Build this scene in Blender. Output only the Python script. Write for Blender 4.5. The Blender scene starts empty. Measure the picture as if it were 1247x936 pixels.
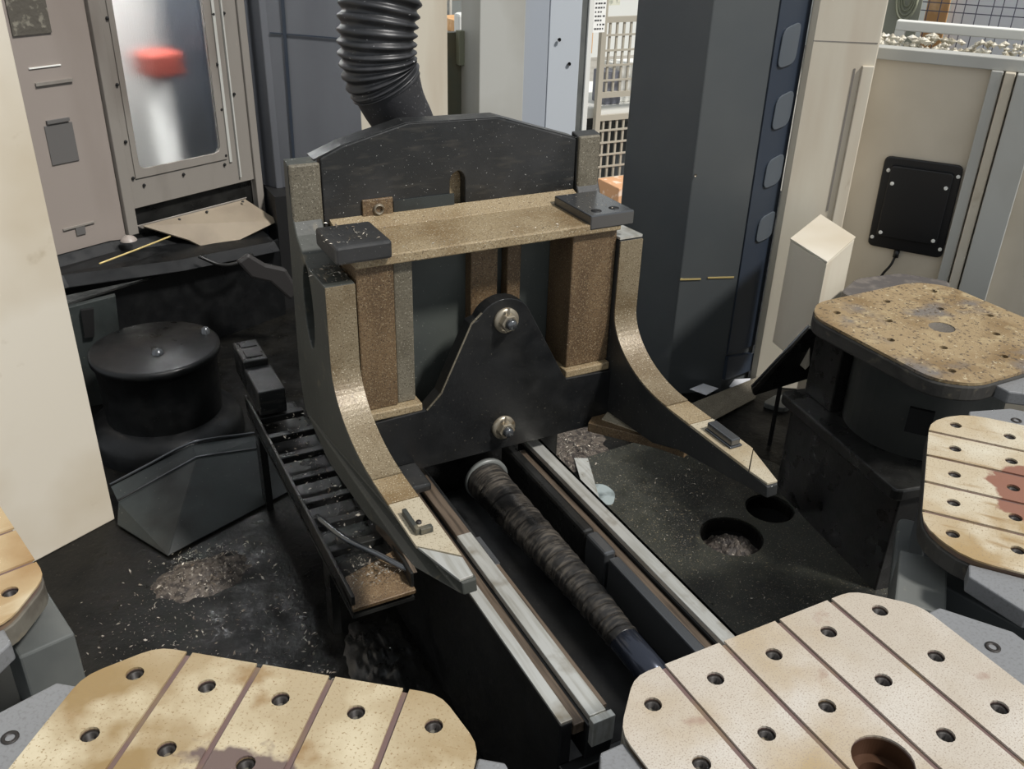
import bpy, bmesh, math, random
from mathutils import Vector, Matrix, noise
from mathutils.geometry import tessellate_polygon
random.seed(7)
R = math.radians
scene = bpy.context.scene
col = scene.collection

# ------------------------------------------------------------------ camera
cam_d = bpy.data.cameras.new('camera')
cam = bpy.data.objects.new('camera', cam_d)
col.objects.link(cam)
YAW, PITCH, ROLL = .49139, .49351, .030455
fw = Vector((math.sin(YAW)*math.cos(PITCH), math.cos(YAW)*math.cos(PITCH), -math.sin(PITCH)))
rt = fw.cross(Vector((0, 0, 1))).normalized()
up = rt.cross(fw)
rt2 = math.cos(ROLL)*rt + math.sin(ROLL)*up
up2 = -math.sin(ROLL)*rt + math.cos(ROLL)*up
M3 = Matrix((rt2, up2, -fw)).transposed()
cam.matrix_world = Matrix.Translation((0, 0, 1.65)) @ M3.to_4x4()
cam_d.sensor_fit = 'HORIZONTAL'
cam_d.sensor_width = 36
cam_d.lens = 36*1123.53/1247
cam_d.clip_start = .02
scene.camera = cam

# ------------------------------------------------------------------ world, sun, lights, exposure
w = bpy.data.worlds.new('hall')
scene.world = w
w.use_nodes = True
bg = w.node_tree.nodes['Background']
bg.inputs[0].default_value = (.90, .95, 1.0, 1)
bg.inputs[1].default_value = .62
sun_d = bpy.data.lights.new('sun', 'SUN')
sun_d.energy = 4.0
sun_d.angle = R(7)
sun_d.color = (1, .965, .925)
sun = bpy.data.objects.new('sun', sun_d)
col.objects.link(sun)
sun.rotation_euler = Vector((-.36, .56, -.86)).to_track_quat('-Z', 'Y').to_euler()
vs = scene.view_settings
vs.view_transform = 'Standard'
vs.look = 'None'
vs.exposure = 0.0
vs.gamma = 1
vs.use_curve_mapping = False


# ------------------------------------------------------------------ materials
def srgb(c):
    return tuple((x/255/12.92 if x/255 <= .04045 else ((x/255+.055)/1.055)**2.4) for x in c)+(1,)


def mat(name, base, rough=.5, metal=0., layers=(), rvar=0., rscale=20, bump=0., bscale=60, stain=None, spec=.5, stretch=(1, 1, 1)):
    """layers: (colour, scale, lo, hi[, stretch]) noise patches laid over the base colour"""
    m = bpy.data.materials.new(name)
    m.use_nodes = True
    nt = m.node_tree
    N, L = nt.nodes, nt.links
    b = N['Principled BSDF']
    b.inputs['Metallic'].default_value = metal
    b.inputs['Roughness'].default_value = rough
    b.inputs['Specular IOR Level'].default_value = spec
    tc = N.new('ShaderNodeTexCoord')
    src = tc.outputs['Object']
    cur = N.new('ShaderNodeRGB')
    cur.outputs[0].default_value = srgb(base)
    cur = cur.outputs[0]

    def noise_fac(scale, lo, hi, st=(1, 1, 1), detail=4, off=0):
        mp = N.new('ShaderNodeMapping')
        mp.inputs['Scale'].default_value = st
        mp.inputs['Location'].default_value = (off*1.7, off*2.3, off*.9)
        L.new(src, mp.inputs['Vector'])
        nz = N.new('ShaderNodeTexNoise')
        nz.inputs['Scale'].default_value = scale
        nz.inputs['Detail'].default_value = detail
        L.new(mp.outputs[0], nz.inputs['Vector'])
        mr = N.new('ShaderNodeMapRange')
        mr.inputs['From Min'].default_value = lo
        mr.inputs['From Max'].default_value = hi
        L.new(nz.outputs[0], mr.inputs['Value'])
        return mr.outputs[0]

    def mix(fac, c):
        nonlocal cur
        mx = N.new('ShaderNodeMix')
        mx.data_type = 'RGBA'
        L.new(fac, mx.inputs[0])
        L.new(cur, mx.inputs[6])
        mx.inputs[7].default_value = srgb(c)
        cur = mx.outputs[2]
    for i, ly in enumerate(layers):
        c, sc, lo, hi = ly[:4]
        mix(noise_fac(sc, lo, hi, ly[4] if len(ly) > 4 else (1, 1, 1), off=i+1), c)
    if stain:                                   # (colour, centre, radius, wobble) a spill with its own outline
        c, ctr, rad, wob = stain
        ms = N.new('ShaderNodeVectorMath')
        ms.operation = 'DISTANCE'
        fl = N.new('ShaderNodeVectorMath')
        fl.operation = 'MULTIPLY'
        fl.inputs[1].default_value = (1, 1, 0)
        L.new(src, fl.inputs[0])
        L.new(fl.outputs[0], ms.inputs[0])
        ms.inputs[1].default_value = (ctr[0], ctr[1], 0)
        nf = noise_fac(11, .3, .7, off=9)
        ma = N.new('ShaderNodeMath')
        ma.operation = 'MULTIPLY_ADD'
        L.new(nf, ma.inputs[0])
        ma.inputs[1].default_value = wob
        L.new(ms.outputs['Value'], ma.inputs[2])
        mr = N.new('ShaderNodeMapRange')
        mr.inputs['From Min'].default_value = rad+.006
        mr.inputs['From Max'].default_value = rad-.006
        L.new(ma.outputs[0], mr.inputs['Value'])
        mix(mr.outputs[0], c)
    L.new(cur, b.inputs['Base Color'])
    if rvar:
        f = noise_fac(rscale, .3, .7, off=5)
        mr = N.new('ShaderNodeMapRange')
        mr.inputs['To Min'].default_value = max(.03, rough-rvar)
        mr.inputs['To Max'].default_value = min(1, rough+rvar)
        L.new(f, mr.inputs['Value'])
        L.new(mr.outputs[0], b.inputs['Roughness'])
    if bump:
        f = noise_fac(bscale, 0, 1, stretch, detail=6, off=3)
        bp = N.new('ShaderNodeBump')
        bp.inputs['Strength'].default_value = bump
        bp.inputs['Distance'].default_value = .004
        L.new(f, bp.inputs['Height'])
        L.new(bp.outputs[0], b.inputs['Normal'])
    return m


WHITE_SPECK = ((190, 190, 185), 260, .70, .76)
cream = mat('cream_paint', (206, 199, 184), .5, layers=[((186, 174, 152), 2.2, .45, .75), ((160, 146, 122), 9, .66, .8)], bump=.04, bscale=30)
cream2 = mat('warm_cream_paint', (200, 193, 176), .5, layers=[((182, 168, 148), 5, .5, .72, (1, 1, .15)), ((150, 132, 104), 14, .70, .80, (1, 1, .3))], bump=.05)
pinkgrey = mat('dusty_beige_paint', (142, 133, 126), .42, layers=[((124, 114, 106), 3, .45, .7, (1, 1, .3))], bump=.03)
frame_paint = mat('frame_paint', (130, 125, 118), .42, layers=[((106, 99, 92), 5, .5, .75, (1, 1, .3))])
greypanel = mat('blue_grey_paint', (100, 102, 106), .36, layers=[((82, 84, 88), 3, .4, .7, (1, 1, .2))])
lightgrey = mat('light_grey_paint', (176, 176, 170), .5, layers=[((160, 158, 150), 2, .45, .7)])
bluewhite = mat('bluish_white_paint', (188, 194, 200), .45)
olive = mat('olive_grey_paint', (124, 122, 102), .6, layers=[((150, 146, 118), 20, .5, .7, (3, 3, .2))])
slate = mat('slate_grey_paint', (80, 83, 83), .38, layers=[((70, 74, 76), 2, .4, .7)], bump=.02)
slate2 = mat('dark_blue_slate_paint', (42, 50, 62), .38, layers=[((50, 56, 64), 3, .4, .7)])
slotgrey = mat('plastic_window_grey', (78, 84, 90), .25)
midgrey = mat('mid_grey_paint', (98, 100, 97), .4, layers=[((68, 72, 72), 4, .45, .7), ((120, 118, 108), 40, .68, .74)], bump=.05)
alcove_m = mat('shade_black_steel', (12, 13, 14), .4, layers=[((18, 19, 19), 8, .45, .7), ((60, 60, 58), 200, .70, .76)], rvar=.14, spec=.35)  # oily black steel, darkened further to put the alcove's shade in the colour
oily = mat('oily_black_steel', (24, 24, 23), .34, .0, layers=[((36, 36, 34), 9, .45, .7), ((70, 66, 58), 130, .70, .78)], rvar=.16, bump=.12, bscale=90)
black_speck = mat('black_speckled_steel', (27, 28, 28), .42, .0, layers=[((46, 46, 46), 6, .45, .7), ((52, 50, 46), 14, .55, .75, (1, 1, 5)), WHITE_SPECK], rvar=.12, bump=.1, bscale=90)
plate_black = mat('black_plate_paint', (19, 20, 21), .4, .0, layers=[((29, 29, 28), 7, .45, .7), ((92, 88, 78), 210, .69, .76)], rvar=.12, bump=.1, bscale=120)
arm_dark = mat('black_arm_casting', (34, 35, 35), .45, layers=[((46, 46, 44), 8, .45, .7), WHITE_SPECK], bump=.1, bscale=90)
arm_side = mat('dark_green_grey_casting', (58, 60, 55), .5, .0, layers=[((48, 50, 46), 6, .42, .68), ((96, 90, 74), 22, .62, .75), WHITE_SPECK], bump=.12, bscale=60)
brown = mat('brown_oiled_casting', (104, 84, 60), .5, .1, layers=[((84, 66, 46), 9, .42, .66, (2, 2, .4)), ((122, 104, 78), 240, .52, .66), ((62, 50, 38), 330, .56, .66), ((196, 184, 158), 420, .66, .72)], bump=.3, bscale=260)
tan = mat('tan_oiled_casting', (146, 130, 102), .46, .1, layers=[((118, 98, 68), 7, .45, .7), ((98, 84, 64), 300, .55, .66), ((198, 188, 164), 340, .6, .7)], bump=.25, bscale=150)
greytan = mat('grey_tan_casting', (106, 100, 86), .5, .1, layers=[((84, 78, 64), 9, .45, .7), ((70, 64, 54), 280, .55, .66), ((156, 150, 134), 330, .6, .7)], bump=.2, bscale=150)
armtop = mat('machined_arm_face', (180, 170, 148), .42, .15, layers=[((158, 142, 114), 9, .46, .7), ((128, 116, 94), 330, .57, .68)], bump=.15, bscale=160)
armface = mat('worn_arm_front', (124, 112, 90), .42, .15, layers=[((102, 86, 62), 8, .45, .7), ((80, 68, 50), 300, .55, .66), ((186, 176, 154), 340, .6, .7)], bump=.2, bscale=150)
backpanel = mat('green_grey_panel', (76, 80, 76), .45, layers=[((62, 66, 64), 5, .4, .7), ((150, 148, 140), 230, .7, .76)], bump=.04)
steel = mat('bright_ground_steel', (200, 200, 194), .32, .55, layers=[((172, 170, 160), 30, .45, .7, (3, .2, 1)), ((130, 118, 96), 11, .58, .76)], bump=.05)
steel_brown = mat('oil_browned_steel', (112, 98, 84), .34, .4, layers=[((76, 66, 56), 40, .45, .65, (3, .15, 1))])
shine = mat('shiny_dark_steel', (96, 98, 100), .22, .7)
bolt_m = mat('zinc_bolt', (150, 142, 126), .38, .6, layers=[((110, 94, 70), 40, .5, .7)])
dark_hole = mat('dark_recess', (12, 12, 12), .6)
bush_m = mat('dark_bushing', (38, 34, 31), .55, .1)
brass_ring = mat('rust_bushing', (78, 54, 38), .45, .4)
ear_m = mat('grey_ear_steel', (128, 129, 130), .42, .2, layers=[((116, 116, 116), 200, .5, .7)], bump=.06, bscale=300)
groove_m = mat('purple_brown_groove', (104, 84, 80), .5, layers=[((120, 102, 76), 12, .5, .7)])
side_m = mat('pallet_side', (112, 108, 98), .5, .15, layers=[((86, 80, 72), 18, .45, .7), ((150, 134, 104), 12, .6, .75)], bump=.15, bscale=80)
side_dark = mat('pallet_side_dark', (64, 62, 58), .5, .1, layers=[((48, 46, 44), 18, .45, .7), ((100, 94, 80), 40, .6, .75)], bump=.15, bscale=80)
top_yellow = mat('yellow_stained_top', (168, 152, 122), .45, .1, layers=[((142, 119, 80), 5, .46, .66), ((196, 184, 156), 8, .5, .7), ((134, 104, 62), 12, .62, .76), ((140, 118, 84), 260, .58, .68)], rvar=.12, bump=.1, bscale=110, stain=((104, 88, 82), (0, .0), .17, .10))
top_white = mat('bleached_top', (178, 168, 153), .42, .1, layers=[((166, 146, 112), 2.2, .49, .64), ((192, 185, 174), 5, .5, .7), ((160, 136, 100), 5, .64, .82), ((150, 136, 122), 420, .54, .66), ((146, 118, 104), 14, .68, .80)], rvar=.12, bump=.12, bscale=140)
top_cream = mat('cream_stained_top', (182, 168, 142), .45, .1, layers=[((160, 136, 96), 5, .48, .68), ((200, 192, 172), 8, .5, .72), ((146, 120, 82), 30, .58, .74, (2, .3, 1)), ((140, 122, 96), 280, .58, .68)], rvar=.12, bump=.1, bscale=110, stain=((134, 92, 74), (.0, .02), .17, .09))
top_tan = mat('tan_stained_top', (176, 154, 118), .45, .1, layers=[((150, 120, 80), 6, .48, .68), ((196, 182, 152), 12, .54, .72, (2, .5, 1))], rvar=.12, bump=.12, bscale=110)
top_rust = mat('rusty_top', (150, 130, 98), .55, .1, layers=[((124, 102, 70), 6, .47, .66), ((112, 105, 98), 5.5, .50, .60), ((166, 148, 114), 18, .56, .7), ((84, 72, 58), 110, .56, .66), ((182, 168, 138), 90, .64, .7)], bump=.25, bscale=90)
floor_m = mat('oily_black_floor', (11, 11, 10), .42, layers=[((22, 21, 18), 7, .45, .7), ((54, 50, 42), 90, .66, .74), ((120, 116, 108), 240, .70, .75)], rvar=.2, rscale=14, bump=.5, bscale=60, spec=.2)
fplate_m = mat('speckled_floor_plate', (46, 47, 41), .42, layers=[((26, 27, 24), 5, .45, .62), ((54, 54, 46), 11, .55, .72), ((112, 102, 80), 170, .61, .70), ((190, 184, 170), 300, .66, .72)], rvar=.14, bump=.15, bscale=60)
splash_m = mat('green_black_plate', (44, 49, 48), .55, layers=[((32, 34, 32), 6, .45, .65), ((120, 118, 108), 180, .70, .76)], rvar=.12, bump=.06)
chip_m = mat('metal_chips', (168, 162, 150), .38, .5, layers=[((104, 92, 78), 40, .45, .6)])
heap_m = mat('chip_heap', (84, 76, 68), .6, .1, layers=[((48, 42, 38), 60, .45, .58), ((160, 152, 140), 120, .62, .7)], bump=.8, bscale=130)
coil_m = mat('black_spring_cover', (46, 44, 42), .34, .25, layers=[((92, 86, 78), 26, .45, .65, (1, 5, 1)), ((20, 20, 20), 9, .5, .66)], rvar=.12, bump=.2, bscale=120)
rubber = mat('black_hose_rubber', (34, 35, 37), .42, layers=[((52, 52, 54), 16, .48, .7), ((190, 190, 190), 55, .72, .76), ((150, 150, 150), 120, .70, .75)], bump=.1, bscale=80)
cuff_m = mat('hose_cuff_rubber', (44, 44, 46), .55, layers=[((130, 130, 130), 150, .66, .74)], bump=.15, bscale=120)
blackbox = mat('black_plastic', (17, 17, 18), .38)
cable_m = mat('black_cable', (14, 14, 15), .45)
white_m = mat('white_paint', (226, 226, 220), .6)
orange_m = mat('orange_board', (204, 156, 104), .7, layers=[((232, 196, 152), 14, .5, .7)])
fence_m = mat('cage_paint', (166, 160, 146), .6)
darkwire = mat('dark_wire', (96, 96, 112), .5, .2)
hose_coil_m = mat('grey_green_rope', (136, 138, 118), .8, bump=.3)
wool_m = mat('pale_rubble', (206, 200, 184), .9, layers=[((156, 148, 128), 30, .5, .62), ((232, 229, 220), 22, .58, .7)], bump=.8, bscale=60)
hallfloor_m = mat('hall_floor_paint', (150, 146, 138), .6, layers=[((126, 122, 114), 3, .45, .7)])
hallwall_m = mat('hall_wall_paint', (214, 216, 212), .8)
red_m = mat('red_reflection_tint', (176, 74, 58), .5)
reflect_m = mat('white_reflection_backing', (214, 212, 206), .5)
paper_m = mat('white_sheet_metal', (196, 198, 202), .4)
label_grey = mat('grey_label', (92, 90, 88), .6)
notice_m = mat('notice_paper', (236, 236, 232), .7)
print_m = mat('notice_print', (60, 60, 62), .7)
gold_m = mat('worn_brass_strip', (196, 176, 118), .45, .3)

glass_m = bpy.data.materials.new('streaky_window')
glass_m.use_nodes = True
gb = glass_m.node_tree.nodes['Principled BSDF']
gb.inputs['Base Color'].default_value = (.86, .88, .9, 1)
gb.inputs['Transmission Weight'].default_value = 1
gb.inputs['Roughness'].default_value = .3
gb.inputs['IOR'].default_value = 1.25
_nt = glass_m.node_tree
_tc = _nt.nodes.new('ShaderNodeTexCoord')
_mp = _nt.nodes.new('ShaderNodeMapping')
_mp.inputs['Scale'].default_value = (160, 160, 5)
_nz = _nt.nodes.new('ShaderNodeTexNoise')
_bp = _nt.nodes.new('ShaderNodeBump')
_bp.inputs['Strength'].default_value = .35
_bp.inputs['Distance'].default_value = .002
_nt.links.new(_tc.outputs['Object'], _mp.inputs['Vector'])
_nt.links.new(_mp.outputs[0], _nz.inputs['Vector'])
_nt.links.new(_nz.outputs[0], _bp.inputs['Height'])
_nt.links.new(_bp.outputs[0], gb.inputs['Normal'])


# ------------------------------------------------------------------ mesh helpers
def loc_of(p):
    return p.matrix_basis.translation.copy() if p is not None else Vector((0, 0, 0))


class MB:
    def __init__(s):
        s.bm = bmesh.new()

    def verts(s, vv, ff, smooth=False):
        b = [s.bm.verts.new(v) for v in vv]
        for f in ff:
            try:
                fc = s.bm.faces.new([b[i] for i in f])
                fc.smooth = smooth
            except ValueError:
                pass
        return s

    def box(s, x0, x1, y0, y1, z0, z1):
        v = [(x, y, z) for z in (z0, z1) for y in (y0, y1) for x in (x0, x1)]
        return s.verts(v, [(0, 2, 3, 1), (4, 5, 7, 6), (0, 1, 5, 4), (2, 6, 7, 3), (0, 4, 6, 2), (1, 3, 7, 5)])

    def prism(s, poly, a0, a1, axis='z', holes=()):
        """poly in the two remaining axes (z: xy, y: xz, x: yz), pushed from a0 to a1"""
        def P(u, v, a):
            return {'z': (u, v, a), 'y': (u, a, v), 'x': (a, u, v)}[axis]
        loops = [list(poly)]+[list(h) for h in holes]
        flat = [p for l in loops for p in l]
        tris = tessellate_polygon([[Vector((p[0], p[1], 0)) for p in l] for l in loops])
        n = len(flat)
        vv = [P(p[0], p[1], a0) for p in flat]+[P(p[0], p[1], a1) for p in flat]
        ff = []
        if len(loops) == 1 and convex(poly):
            ff += [tuple(range(n)), tuple(range(n, 2*n))]
        else:
            ff += [tuple(t) for t in tris]+[tuple(i+n for i in t) for t in tris]
        k = 0
        for l in loops:
            m = len(l)
            for i in range(m):
                a, b = k+i, k+(i+1) % m
                ff.append((a, b, b+n, a+n))
            k += m
        return s.verts(vv, ff)

    def quadplate(s, pts, t):
        """plate through world points, thickened by t against its normal"""
        p = [Vector(q) for q in pts]
        nrm = (p[1]-p[0]).cross(p[2]-p[0]).normalized()
        n = len(p)
        vv = p+[q-nrm*t for q in p]
        ff = [tuple(range(n)), tuple(range(2*n-1, n-1, -1))]+[(i, (i+1) % n, (i+1) % n+n, i+n) for i in range(n)]
        return s.verts(vv, ff)

    def lathe(s, prof, c, n=24, axis='z', smooth=True):
        vv, ff = [], []
        for i in range(n):
            a = 2*math.pi*i/n
            for r, h in prof:
                u, v = r*math.cos(a), r*math.sin(a)
                vv.append({'z': (c[0]+u, c[1]+v, c[2]+h), 'y': (c[0]+u, c[1]+h, c[2]+v), 'x': (c[0]+h, c[1]+u, c[2]+v)}[axis])
        m = len(prof)
        for i in range(n):
            for j in range(m-1):
                a, b = i*m+j, ((i+1) % n)*m+j
                ff.append((a, b, b+1, a+1))
        return s.verts(vv, ff, smooth)

    def sweep(s, path, rad, seg=16, smooth=True, cap=True):
        """tube along points; rad(k, angle) -> radius"""
        P = [Vector(p) for p in path]
        vv, ff = [], []
        prev = None
        for k, p in enumerate(P):
            t = (P[min(k+1, len(P)-1)]-P[max(k-1, 0)]).normalized()
            if prev is None:
                u = t.cross(Vector((0, 1, .02)))
                if u.length < .1:
                    u = t.cross(Vector((1, 0, 0)))
                u.normalize()
            else:
                u = (prev-t*prev.dot(t)).normalized()
            prev = u
            v = t.cross(u)
            for i in range(seg):
                a = 2*math.pi*i/seg
                r = rad(k, a)
                vv.append(p+u*math.cos(a)*r+v*math.sin(a)*r)
        for k in range(len(P)-1):
            for i in range(seg):
                a, b = k*seg+i, k*seg+(i+1) % seg
                ff.append((a, b, b+seg, a+seg))
        if cap:
            ff.append(tuple(range(seg-1, -1, -1)))
            ff.append(tuple(range((len(P)-1)*seg, len(P)*seg)))
        return s.verts(vv, ff, smooth)

    def move(s, fn):
        for v in s.bm.verts:
            v.co = Vector(fn(v.co))
        return s

    def build(s, name, m, parent=None, local=False, bevel=0., kind=None, label=None):
        me = bpy.data.meshes.new(name)
        if parent is not None and not local:
            bmesh.ops.translate(s.bm, verts=s.bm.verts, vec=-loc_root(parent))
        bmesh.ops.recalc_face_normals(s.bm, faces=s.bm.faces)
        s.bm.to_mesh(me)
        s.bm.free()
        me.materials.append(m)
        o = bpy.data.objects.new(name, me)
        col.objects.link(o)
        if parent is not None:
            o.parent = parent
        if bevel:
            b = o.modifiers.new('bevel', 'BEVEL')
            b.width = bevel
            b.segments = 2
            b.limit_method = 'ANGLE'
            b.angle_limit = R(40)
        if kind:
            o['kind'] = kind
        if label:
            o['label'] = label
        return o


def loc_root(p):
    v = Vector((0, 0, 0))
    while p is not None:
        v += p.location
        p = p.parent
    return v


def convex(poly):
    sg = 0
    n = len(poly)
    for i in range(n):
        a, b, c = poly[i], poly[(i+1) % n], poly[(i+2) % n]
        cr = (b[0]-a[0])*(c[1]-b[1])-(b[1]-a[1])*(c[0]-b[0])
        if abs(cr) < 1e-12:
            continue
        if sg*cr < 0:
            return False
        sg = cr
    return True


def circle(x, y, r, n=14):
    return [(x+r*math.cos(2*math.pi*i/n), y+r*math.sin(2*math.pi*i/n)) for i in range(n)]


def rounded(pts, r, n=4):
    out = []
    m = len(pts)
    for i in range(m):
        p, q, s = Vector(pts[i-1]), Vector(pts[i]), Vector(pts[(i+1) % m])
        a, b = (p-q), (s-q)
        d = min(r, a.length*.45, b.length*.45)
        a.normalize()
        b.normalize()
        for k in range(n+1):
            t = k/n
            out.append(tuple((q+a*d)*(1-t)**2+q*2*t*(1-t)+(q+b*d)*t**2))
    return out


def clip(poly, x0, x1):
    def half(pl, f):
        out = []
        for i in range(len(pl)):
            a, b = pl[i], pl[(i+1) % len(pl)]
            fa, fb = f(a), f(b)
            if fa >= 0:
                out.append(a)
            if fa*fb < 0:
                t = fa/(fa-fb)
                out.append((a[0]+(b[0]-a[0])*t, a[1]+(b[1]-a[1])*t))
        return out
    return half(half(poly, lambda p: p[0]-x0), lambda p: x1-p[0])


def spline(pts, n):
    P = [Vector(p) for p in pts]
    P = [P[0]*2-P[1]]+P+[P[-1]*2-P[-2]]
    out = []
    for i in range(1, len(P)-2):
        for k in range(n):
            t = k/n
            a, b, c, d = P[i-1:i+3]
            out.append(.5*((2*b)+(c-a)*t+(2*a-5*b+4*c-d)*t*t+(3*b-a-3*c+d)*t**3))
    out.append(P[-2])
    return out


def thing(name, label, cat, loc=(0, 0, 0), rz=0, group=None):
    o = bpy.data.objects.new(name, None)
    o.empty_display_size = .05
    col.objects.link(o)
    o.location = loc
    o.rotation_euler = (0, 0, rz)
    o['label'] = label
    o['category'] = cat
    if group:
        o['group'] = group
    return o


def tag(o, label, cat, group=None, kind=None):
    o['label'] = label
    o['category'] = cat
    if group:
        o['group'] = group
    if kind:
        o['kind'] = kind
    return o


def struct(o):
    o['kind'] = 'structure'
    return o


def dirv(deg):
    return Vector((math.cos(R(deg)), math.sin(R(deg)), 0))


def wallmap(p0, ang):
    """(along, out of the wall towards the room, z) -> world"""
    d = dirv(ang)
    n = Vector((d.y, -d.x, 0))
    return lambda c: (p0[0]+d.x*c[0]+n.x*c[1], p0[1]+d.y*c[0]+n.y*c[1], c[2])


# ================================================================== SETTING
# ---- floor of the pallet pool, with two sump holes in the steel plate
HOLE_A, HOLE_B = (1.597, 1.602), (1.792, 1.66)
fl = MB().prism([(-1.6, -.6), (4.2, -.6), (4.2, 4.4), (-1.6, 4.4)], -.04, 0, holes=[circle(*HOLE_A, .088, 28), circle(*HOLE_B, .07, 28)]).build('floor', floor_m)
struct(fl)
pit = MB()
for c, r in ((HOLE_A, .088), (HOLE_B, .07)):
    pit.lathe([(r+.001, -.03), (r+.001, -.22), (.001, -.22)], (c[0], c[1], 0), 28)
struct(pit.build('trim_1', dark_hole))
hf = MB().box(-6, 14, 4.45, 14, -.6, -.5).box(4.25, 14, -4, 4.45, -.6, -.5).build('floor_hall', hallfloor_m)
struct(hf)
hw = MB().box(-6, 14, 12, 12.1, -.6, 5).box(12, 12.1, -4, 12, -.6, 5).build('wall_hall', hallwall_m)
struct(hw)
fpl = rounded([(1.06, .86), (1.06, 1.62), (1.325, 1.895), (1.40, 2.14), (1.74, 2.16), (1.98, 1.86), (2.05, 1.2), (1.5, .86)], .03, 3)
fp = MB().prism(fpl, .001, .007, holes=[circle(*HOLE_A, .092, 28), circle(*HOLE_B, .074, 28)]).build('steel_floor_plate', fplate_m)
tag(fp, 'speckled dark steel floor plate with two round holes, right of the rails', 'floor plate')

# ---- left cream panel in the foreground
A = wallmap((.013, 2.45), 27)
o = MB().box(-.62, 0, -.05, 0, .0, 2.0).move(A).build('wall_left', cream, bevel=.003)
struct(o)

# ---- left rear wall with the loading door
D = wallmap((.2, 3.6), 26)
o = MB().box(-.75, .065, -.04, .012, .43, 2.0).move(D).build('wall_left_rear', pinkgrey, bevel=.003)
struct(o)
MB().box(-.16, -.06, .012, .016, .765, .90).move(D).build('hinge_plate', label_grey, o, local=True, bevel=.002, label='grey rectangular plate')
MB().box(-.15, -.07, .012, .022, .905, .916).move(D).build('hinge_cap', label_grey, o, local=True)
MB().box(-.16, -.03, .012, .020, 1.03, 1.04).move(D).build('seam_strip', frame_paint, o, local=True)
MB().box(-.17, -.06, .012, .016, 1.085, 1.089).move(D).build('seam_strip', white_m, o, local=True)
MB().box(-.17, -.05, .012, .018, .535, .541).move(D).build('seam_strip', frame_paint, o, local=True)
MB().box(-.125, -.09, .012, .017, .505, .534).move(D).build('latch_plate', label_grey, o, local=True)
MB().box(-.2, -.07, .012, .018, 1.19, 1.33).move(D).build('louvre_plate', mat('dark_louvre', (78, 74, 66), .8, layers=[((120, 116, 104), 40, .55, .65)], bump=.6), o, local=True)

door = bpy.data.objects.new('door_1', None)
col.objects.link(door)
struct(door)
# outer frame bars (u along the wall from p0)
fo = [((.065, .105), (.455, 2.0)), ((.71, .735), (.36, 2.0))]
MB().box(.068, .11, .0, .03, .455, 2.0).move(D).build('jamb', frame_paint, door, bevel=.003)
MB().box(.675, .71, .0, .035, .36, 2.0).move(D).build('jamb', frame_paint, door, bevel=.003)
sash = MB()
sash.prism([(.11, .55), (.675, .545), (.675, 2.0), (.11, 2.0)], .008, .024, 'y', holes=[rounded([(.155, .69), (.525, .685), (.525, 1.95), (.155, 1.95)], .03)])
sash.move(D).build('sash', frame_paint, door, bevel=.002)
MB().prism([(.135, .66), (.55, .655), (.55, 1.98), (.135, 1.98)], .024, .029, 'y', holes=[rounded([(.157, .692), (.523, .687), (.523, 1.95), (.157, 1.95)], .03)]).move(D).build('glazing_bead', frame_paint, door, bevel=.001)
MB().box(.60, .606, .024, .034, .57, 2.0).move(D).build('guide_strip', lightgrey, door)
MB().box(.56, .572, .024, .030, .64, 2.0).move(D).build('guide_strip', lightgrey, door)
MB().box(.16, .53, .012, .018, .68, 1.96).move(D).build('window_pane', glass_m, door)
for u, z in [(.13, 1.22), (.125, 1.0), (.12, .80), (.125, .665), (.165, .63), (.34, .635), (.535, .635), (.545, .67), (.55, .85), (.555, 1.02), (.565, 1.2), (.62, .90), (.615, 1.2)]:
    b = MB().lathe([(.0001, .006), (.005, .005), (.0065, 0)], (0, 0, 0), 8, 'y', False)
    b.move(lambda c, u=u, z=z: (c[0]+u, c[1]+.026, c[2]+z)).move(D).build('screw', dark_hole, door)
# added backing shapes standing in for the reflections in the streaky pane
o = MB().box(.05, .72, -.42, -.40, .4, 2.1).move(D).build('wall_pane_reflection', reflect_m)  # added white sheet for the bright reflection in the pane
struct(o)
o = MB().box(.565, .80, -.34, -.05, .0, 2.0).move(D).build('tower_reflection', slate2, bevel=.01)  # added column stands in for the tower's reflection
tag(o, 'dark column added as the tower reflection, behind right half of the door window', 'column')
rb = MB().box(.36, .50, -.24, -.10, .97, 1.06).move(D).build('red_reflection', red_m, bevel=.015)  # added block stands in for a red reflection in the glass
tag(rb, 'added red block for the blurred red reflection in the streaky door window', 'block')
rp = MB().lathe([(.045, .0), (.045, .97), (.03, .97)], (0, 0, 0), 14).move(lambda c: (c[0]+.42, c[1]-.17, c[2])).move(D).build('block_stand', reflect_m, rb)
ld = bpy.data.lights.new('pane_fill_light', 'AREA')  # added light that brightens the backing behind the pane
ld.size = .4
ld.energy = 26
lo = bpy.data.objects.new('pane_fill_light', ld)
lo.location = D((.3, -.15, 1.9))
col.objects.link(lo)

# sloping sheet below the door
t = thing('drip_sheet', 'beige bent sheet sloping out below the door window', 'sheet', D((.40, .1, .40)))
MB().quadplate([D((.13, .02, .475)), D((.63, .0, .462)), D((.70, .12, .375)), D((.335, .16, .345)), D((.27, .10, .40))], .006).build('sheet', mat('beige_sheet', (128, 117, 100), .5, layers=[((112, 101, 86), 5, .45, .7)]), t)
MB().quadplate([D((.11, .022, .485)), D((.64, .004, .472)), D((.63, .0, .460)), D((.13, .02, .470))], .004).build('rolled_edge', frame_paint, t)
for u in (.29, .42, .6):
    MB().lathe([(.0001, .006), (.005, .005), (.006, 0)], D((u, .03, .465)), 8).build('screw', dark_hole, t)
o = MB().box(.10, .70, -.01, .0, .30, .56).move(D).build('trim_2', oily)
struct(o)
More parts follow.
